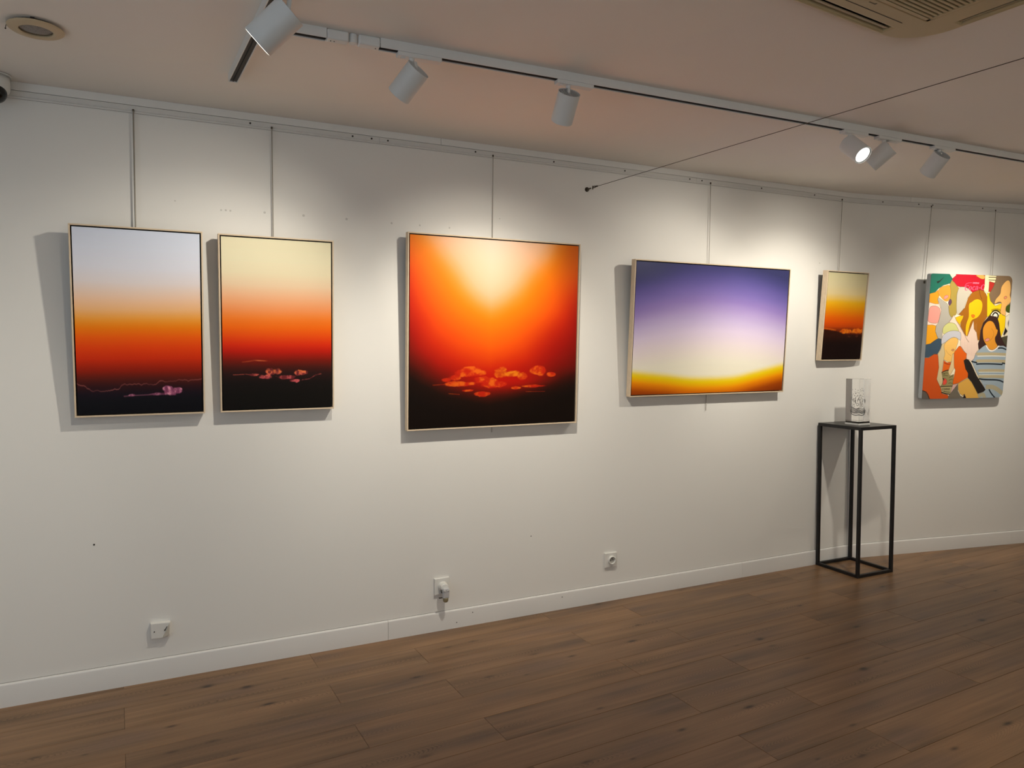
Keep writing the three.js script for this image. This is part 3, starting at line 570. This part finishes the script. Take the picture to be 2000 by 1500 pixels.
{                                                                          // same fittings, added unseen behind the viewer to fill the room with warm light
  const o = thing('lighting_track', 'added unseen white ceiling track along the street side of the room, behind the viewer', 'track light rail');
  track(o, [1.7, 4.75], [6.3, 4.75]);
  for (const [x, ax, say] of [[1.9, 0.1, 'nearest the window'], [3.2, -0.05, 'second from the window'], [3.95, 0.1, 'third from the window'], [4.7, 0.1, 'fourth from the window'], [5.4, -0.1, 'fifth from the window'], [6.1, 0.5, 'farthest from the window']])
    spotlight('added unseen white spotlight on the street side track, ' + say, [x, 2.475, 4.79], [ax, -0.46, 0.86], [x, 4.75], { back: true });
}

// ---------------------------------------------------------------- ceiling cassette air conditioner
{
  const o = thing('air_conditioner', 'yellowed square ceiling air conditioner with a slatted grille, at the upper right edge', 'air conditioner', [AC.x, CEIL, AC.z]);
  o.rotation.y = AC.turn;
  const cream = mat({ color: rgb(0.50, 0.40, 0.225), roughness: 0.45 }), vaneM = mat({ color: rgb(0.42, 0.35, 0.22), roughness: 0.5 }), h = AC.s / 2, r = 0.16;
  const sh = new THREE.Shape(); sh.moveTo(-h + r, -h); sh.lineTo(h - r, -h); sh.absarc(h - r, -h + r, r, -Math.PI / 2, 0); sh.lineTo(h, h - r); sh.absarc(h - r, h - r, r, 0, Math.PI / 2); sh.lineTo(-h + r, h); sh.absarc(-h + r, h - r, r, Math.PI / 2, Math.PI); sh.lineTo(-h, -h + r); sh.absarc(-h + r, -h + r, r, Math.PI, Math.PI * 1.5);
  const hole = (x0, x1, y0, y1) => { const p = new THREE.Path(); p.moveTo(x0, y0); p.lineTo(x0, y1); p.lineTo(x1, y1); p.lineTo(x1, y0); p.closePath(); sh.holes.push(p); };
  const S0 = h - 0.052, S1 = h - 0.02, SL = h - 0.19, G = 0.33;
  hole(-SL, SL, S0, S1); hole(-SL, SL, -S1, -S0); hole(-S1, -S0, -SL, SL); hole(S0, S1, -SL, SL); hole(-G, G, -G, G);
  const g = new THREE.ExtrudeGeometry(sh, { depth: 0.006, bevelEnabled: true, bevelThickness: 0.009, bevelSize: 0.009, bevelOffset: -0.009, bevelSegments: 4, curveSegments: 14 }).rotateX(Math.PI / 2).translate(0, -0.013, 0);
  part('panel', g, cream, o);
  const sh2 = new THREE.Shape(); const h2 = h - 0.02; sh2.moveTo(-h2 + r, -h2); sh2.lineTo(h2 - r, -h2); sh2.absarc(h2 - r, -h2 + r, r, -Math.PI / 2, 0); sh2.lineTo(h2, h2 - r); sh2.absarc(h2 - r, h2 - r, r, 0, Math.PI / 2); sh2.lineTo(-h2 + r, h2); sh2.absarc(-h2 + r, h2 - r, r, Math.PI / 2, Math.PI); sh2.lineTo(-h2, -h2 + r); sh2.absarc(-h2 + r, -h2 + r, r, Math.PI, Math.PI * 1.5);
  part('back_tray', new THREE.ExtrudeGeometry(sh2, { depth: 0.008, bevelEnabled: false, curveSegments: 14 }).rotateX(Math.PI / 2).translate(0, -0.0005, 0), darkSlot, o);
  for (let k = 0; k < 4; k++) part('air_vane', rbox(2 * SL - 0.01, 0.004, 0.024, 0.0018, 0, 0, 0, 1).rotateX(0.35).translate(0, -0.020, -(S0 + S1) / 2 - 0.004).rotateY(k * Math.PI / 2), vaneM, o);
  const gr = part('intake_grille', [box(2 * G, 0.008, 0.012, 0, -0.026, G - 0.006), box(2 * G, 0.008, 0.012, 0, -0.026, -G + 0.006), box(0.012, 0.008, 2 * G, G - 0.006, -0.026, 0), box(0.012, 0.008, 2 * G, -G + 0.006, -0.026, 0)], cream, o);
  for (let i = 0; i < 41; i++) { const z = -G + 0.02 + i * 0.0155; part('slat', rbox(2 * G - 0.024, 0.007, 0.0088, 0.0015, 0, -0.0262, z, 1), cream, gr); }
  part('panel_seam', [-1, 1].map((s) => box(2 * SL - 0.02, 0.0006, 0.0025, 0, -0.0283, s * (S0 - 0.040))), darkSlot, o);
  part('maker_mark', [box(0.03, 0.0005, 0.004, 0.06, -0.0283, -G - 0.022), box(0.006, 0.0005, 0.008, 0.075, -0.0283, -G - 0.02)], mat({ color: rgb(0.15, 0.12, 0.07), roughness: 0.6 }), o);
  shade(o);
}

// ---------------------------------------------------------------- round ceiling speaker, security camera
{
  const o = thing('ceiling_speaker', 'round cream ceiling speaker with a grey mesh centre, at the upper left', 'speaker', [-0.352, CEIL, 0.652]);
  part('ring', lathe([[0.05, -0.016], [0.052, -0.0185], [0.06, -0.0195], [0.078, -0.016], [0.0835, -0.012], [0.0845, -0.0095], [0.083, -0.008], [0.05, -0.008], [0.05, -0.016]], 48), mat({ color: rgb(0.62, 0.49, 0.31), roughness: 0.5 }), o);
  const mesh = dataTex(128, 128, (u, v) => { const a = ((u * 40) % 1) - .5, b = ((v * 40) % 1) - .5, k = Math.hypot(a, b) < .28 ? .10 : .34; return [enc(k), enc(k * .92), enc(k * .84)]; });
  part('mesh_grille', new THREE.SphereGeometry(0.18, 40, 12, 0, Math.PI * 2, Math.PI - 0.283, 0.283).translate(0, 0.1635, 0), mat({ map: mesh, roughness: 0.6, side: THREE.DoubleSide }), o);
  part('mounting_can', cyl(0.068, 0.068, 0.0085, 40).translate(0, -0.0046, 0), darkSlot, o);
  part('clip', [bar(V(-0.0825, -0.002, 0.0), V(-0.0865, -0.022, 0.0), 0.0012, 6), new THREE.SphereGeometry(0.0024, 8, 6).translate(-0.0866, -0.0235, 0), rbox(0.012, 0.006, 0.012, 0.001, 0.0, -0.0042, 0.076, 1)], darkSlot, o);
}
{
  const o = thing('security_camera', 'white ceiling security camera with a black ball eye, cut by the left edge', 'security camera', [-0.565, CEIL, 0.068]);
  part('base', lathe([[0, -0.001], [0.056, -0.001], [0.057, -0.004], [0.056, -0.0075], [0, -0.0075]], 36), plastic, o);
  part('housing', lathe([[0, -0.0075], [0.050, -0.0075], [0.0515, -0.03], [0.051, -0.056], [0.047, -0.068], [0.038, -0.074], [0.0, -0.074]], 36), plastic, o);
  part('eye_ball', new THREE.SphereGeometry(0.0405, 28, 18).translate(0.002, -0.078, 0.018), mat({ color: rgb(0.006, 0.006, 0.006), roughness: 0.18 }), o, 'glossy black ball');
}

// ---------------------------------------------------------------- tension cable across the room
{
  const a = V(2.234, 2.418, 0), e = V(2.262, 2.427, 0.055), z = V(2.89, 2.418, Z1 - 0.012);
  const o = thing('tension_cable', 'thin dark steel cable strung from a wall eyelet across the room under the ceiling', 'cable', [a.x, a.y, a.z]), l = (p) => p.clone().sub(a);
  part('wall_plate', [cyl(0.0125, 0.0135, 0.005, 20).rotateX(Math.PI / 2).translate(0, 0, 0.0027), cyl(0.0075, 0.0085, 0.008, 16).rotateX(Math.PI / 2).translate(0, 0, 0.0085)], darkSteel, o);
  part('eye_bolt', [bar(V(0, 0, 0.01), V(0.010, 0.003, 0.028), 0.004), new THREE.TorusGeometry(0.0085, 0.0028, 8, 20).rotateY(1.1).translate(0.016, 0.005, 0.038)], darkSteel, o);
  part('clamp', [new THREE.TorusGeometry(0.0075, 0.0026, 8, 20).rotateX(1.2).translate(0.0215, 0.008, 0.047), bar(V(0.024, 0.009, 0.05), V(0.0285, 0.009, 0.068), 0.0042)], darkSteel, o);
  part('strand', bar(l(e), l(z), 0.00145, 8), darkSteel, o);
  part('wall_plate', cyl(0.0135, 0.0135, 0.006, 20).rotateX(Math.PI / 2).translate(z.x - a.x, 0, Z1 - 0.0035), darkSteel, o);
}

// ---------------------------------------------------------------- black pedestal and the acrylic block
{
  const H = 0.997, w = 0.337, d = 0.347, t = 0.02, o = thing('pedestal', 'tall thin black metal pedestal with an open frame at the bend of the wall', 'pedestal', [4.27, 0, 0.19]);
  o.rotation.y = -0.012;
  for (const sx of [-1, 1]) for (const sz of [-1, 1]) part('leg', rbox(t, H - 0.022, t, 0.0015, sx * (w / 2 - t / 2), (H - 0.022) / 2, sz * (d / 2 - t / 2), 1), blackMetal, o);
  for (const s of [-1, 1]) { part('base_bar', rbox(w - 2 * t, t, t, 0.0015, 0, t / 2, s * (d / 2 - t / 2), 1), blackMetal, o); part('base_bar', rbox(t, t, d - 2 * t, 0.0015, s * (w / 2 - t / 2), t / 2, 0, 1), blackMetal, o); }
  part('top_plate', rbox(w, 0.006, d, 0.0015, 0, H - 0.004, 0, 1), mat({ color: rgb(0.012, 0.011, 0.010), roughness: 0.34 }), o);
  part('top_rim', [rbox(w, 0.017, 0.004, 0.0012, 0, H - 0.0148, d / 2 - 0.002, 1), rbox(w, 0.017, 0.004, 0.0012, 0, H - 0.0148, -d / 2 + 0.002, 1), rbox(0.004, 0.017, d - 0.008, 0.0012, w / 2 - 0.002, H - 0.0148, 0, 1), rbox(0.004, 0.017, d - 0.008, 0.0012, -w / 2 + 0.002, H - 0.0148, 0, 1)], blackMetal, o);
}
{
  const o = thing('acrylic_block', 'clear upright acrylic block with black ink drawing, standing on the black pedestal', 'sculpture', [4.243, 0.9965, 0.217]);
  const s = 0.108, h = 0.285;
  part('white_plinth', rbox(s + 0.002, 0.011, s + 0.002, 0.001, 0, 0.0055, 0, 1), mat({ color: rgb(0.8, 0.8, 0.78), roughness: 0.3 }), o);
  part('black_plinth', rbox(s - 0.002, 0.012, s - 0.002, 0.001, 0, 0.017, 0, 1), mat({ color: rgb(0.02, 0.017, 0.013), roughness: 0.25 }), o);
  part('clear_block', rbox(s, h, s, 0.002, 0, 0.0232 + h / 2, 0, 2), phys({ color: 0xffffff, transmission: 1, thickness: 0.1, roughness: 0.015, ior: 1.49 }), o);
  // brush drawing: strokes laid just under the two front faces, from the flourish above to the heavy basket below
  const r = rng(11), strokes = [[], []];
  const curve = (f, pts, w) => { const p = pts.map(([u, v]) => f ? V(-s / 2 + 0.004 + u * (s - 0.012), 0.03 + v * h, s / 2 - 0.004) : V(-s / 2 + 0.004, 0.03 + v * h, s / 2 - 0.004 - u * (s - 0.012))); strokes[f].push(new THREE.TubeGeometry(new THREE.CatmullRomCurve3(p), Math.max(6, pts.length * 4), w, 5)); };
  for (const f of [0, 1]) {
    const q = f ? 0.55 : 0.62;
    for (let i = 0; i < 16; i++) { const u = r() * q, v = 0.55 + r() * 0.2; curve(f, [[u, v], [u + 0.05 * (r() - .5), v + 0.02], [u + 0.1 * (r() - .3), v + 0.03 * r()]], 0.0009); }
    for (let i = 0; i < 8; i++) { const u = r() * q, v = 0.46 + r() * 0.1; curve(f, [[u, v], [u + 0.04, v - 0.03], [u + 0.07 * (r() - .3), v - 0.07]], 0.0018); }
    for (let i = 0; i < 5; i++) { const u = 0.06 + r() * (q - .1), v = 0.33 + r() * 0.08, a = 0.09; curve(f, [0, 1, 2, 3, 4, 5, 6].map((k) => [u + a * Math.cos(k) * .9, v + 0.035 * Math.sin(k)]), 0.0007); }
    for (let i = 0; i < 6; i++) { const v = 0.17 + i * 0.022; curve(f, [[0.0, v + .02], [q * .35, v - .012 + .02 * r()], [q * .7, v + .01 * r()], [q, v + .035]], 0.0012 + 0.0016 * r()); }
    curve(f, [[0, .14], [q * .5, .125], [q * .9, .15], [q + .05, .23], [q - .02, .26]], 0.0026);
  }
  curve(1, [0, 1, 2, 3, 4, 5, 6.3].map((k) => [0.72 + 0.15 * Math.cos(k), 0.155 + 0.05 * Math.sin(k)]), 0.0008);
  curve(1, [[.93, .27], [.97, .22], [.9, .15], [.95, .1]], 0.0012); curve(1, [[.7, .56], [.8, .57]], 0.001); curve(1, [[.86, .56], [.9, .57]], 0.001);
  for (const f of [0, 1]) part('ink_drawing', strokes[f], black, o);
}

// ---------------------------------------------------------------- wall sockets
{
  const o = thing('telephone_box', 'small white telephone wall box with a slanted cable corner, lowest left on the wall', 'wall socket', [-0.016, 0.196, 0]);
  const s = new THREE.Shape([[-0.040, 0.001], [-0.041, 0.073], [0.040, 0.068], [0.039, 0.012], [0.027, 0.0]].map((p) => new THREE.Vector2(...p)));
  part('cover', new THREE.ExtrudeGeometry(s, { depth: 0.018, bevelEnabled: true, bevelThickness: 0.003, bevelSize: 0.003, bevelOffset: -0.003, bevelSegments: 2 }).translate(0, 0, 0.0005), plastic, o);
  const wedge = new THREE.Shape([[0.008, 0.004], [0.033, 0.012], [0.035, 0.06]].map((p) => new THREE.Vector2(...p)));
  part('cable_flap', new THREE.ExtrudeGeometry(wedge, { depth: 0.003, bevelEnabled: true, bevelThickness: 0.0015, bevelSize: 0.0015, bevelSegments: 1 }).translate(0, 0, 0.0215), mat({ color: rgb(0.56, 0.52, 0.44), roughness: 0.5 }), o);
  part('screw', cyl(0.0026, 0.0026, 0.002, 10).rotateX(Math.PI / 2).translate(-0.026, 0.034, 0.0222), screwDark, o);
  part('cable_stub', [cyl(0.003, 0.003, 0.004, 10).rotateX(Math.PI / 2).translate(0.017, 0.036, 0.0225), bar(V(0.017, 0.036, 0.024), V(0.026, 0.052, 0.0255), 0.0016, 6)], screwDark, o);
}
function socket(label, x, y, hole = true) {
  const o = thing('power_socket', label, 'wall socket', [x, y, 0]), s = 0.0415;
  part('plate', new THREE.ExtrudeGeometry((() => { const k = new THREE.Shape([[-s, -s * 1.06], [-s, s * 1.06], [s, s * 1.06], [s, -s * 1.06]].map((p) => new THREE.Vector2(...p))); return k; })(), { depth: 0.006, bevelEnabled: true, bevelThickness: 0.003, bevelSize: 0.003, bevelOffset: -0.003, bevelSegments: 3 }).translate(0, 0, 0.003), plastic, o);
  part('well_ring', lathe([[0.0195, -0.012], [0.0195, 0.008], [0.0215, 0.0095], [0.0245, 0.008], [0.0255, 0.0], [0.0255, -0.004]], 32).rotateX(Math.PI / 2).translate(0.004, 0, 0.0145), plastic, o);
  part('well_floor', cyl(0.0196, 0.0196, 0.002, 28).rotateX(Math.PI / 2).translate(0.004, 0, 0.0118), mat({ color: rgb(0.5, 0.48, 0.44), roughness: 0.5 }), o);
  if (hole) { part('earth_pin', cyl(0.0024, 0.0024, 0.011, 10).rotateX(Math.PI / 2).translate(0.004, 0.0105, 0.018), steel, o); part('pin_hole', [-1, 1].map((k) => cyl(0.0029, 0.0029, 0.001, 10).rotateX(Math.PI / 2).translate(0.004 + k * 0.0095, 0, 0.0131)), screwDark, o); }
  return o;
}
socket('white power socket with an open round well, rightmost of the low wall sockets', 2.407, 0.246);
socket('white power socket behind the grey plug, below the square orange painting', 1.337, 0.24, false);
{
  const o = thing('plug_adapter', 'bulky grey and white plug with a brass-coloured end hanging in the middle wall socket', 'plug', [1.341, 0.24, 0.013]);
  part('plug_head', lathe([[0, 0], [0.019, 0], [0.019, 0.012], [0.022, 0.014], [0.022, 0.03], [0.019, 0.036], [0, 0.036]], 28).rotateX(Math.PI / 2), plastic, o);
  part('plug_body', rbox(0.036, 0.056, 0.03, 0.007, 0.002, -0.022, 0.038, 3).rotateX(0.08), mat({ color: rgb(0.55, 0.55, 0.56), roughness: 0.45 }), o);
  part('grip_ridge', [rbox(0.014, 0.003, 0.003, 0.001, -0.005, -0.012, 0.054, 1).rotateZ(-0.4), rbox(0.014, 0.003, 0.003, 0.001, 0.008, -0.012, 0.054, 1).rotateZ(0.4)], plastic, o);
  part('clamp_strap', [new THREE.TorusGeometry(0.021, 0.002, 8, 24, Math.PI * 0.9).rotateZ(2.0).translate(0.0, -0.012, 0.03), rbox(0.05, 0.003, 0.012, 0.001, -0.008, -0.051, 0.03, 1)], screwDark, o);
  part('cable_gland', lathe([[0.0, -0.024], [0.010, -0.024], [0.014, -0.018], [0.015, -0.004], [0.013, 0], [0, 0]], 20).translate(0.002, -0.05, 0.036), mat({ color: rgb(0.30, 0.26, 0.15), roughness: 0.4, metalness: 0.3 }), o, 'brass-coloured end');
}

renderer.render(scene, camera);
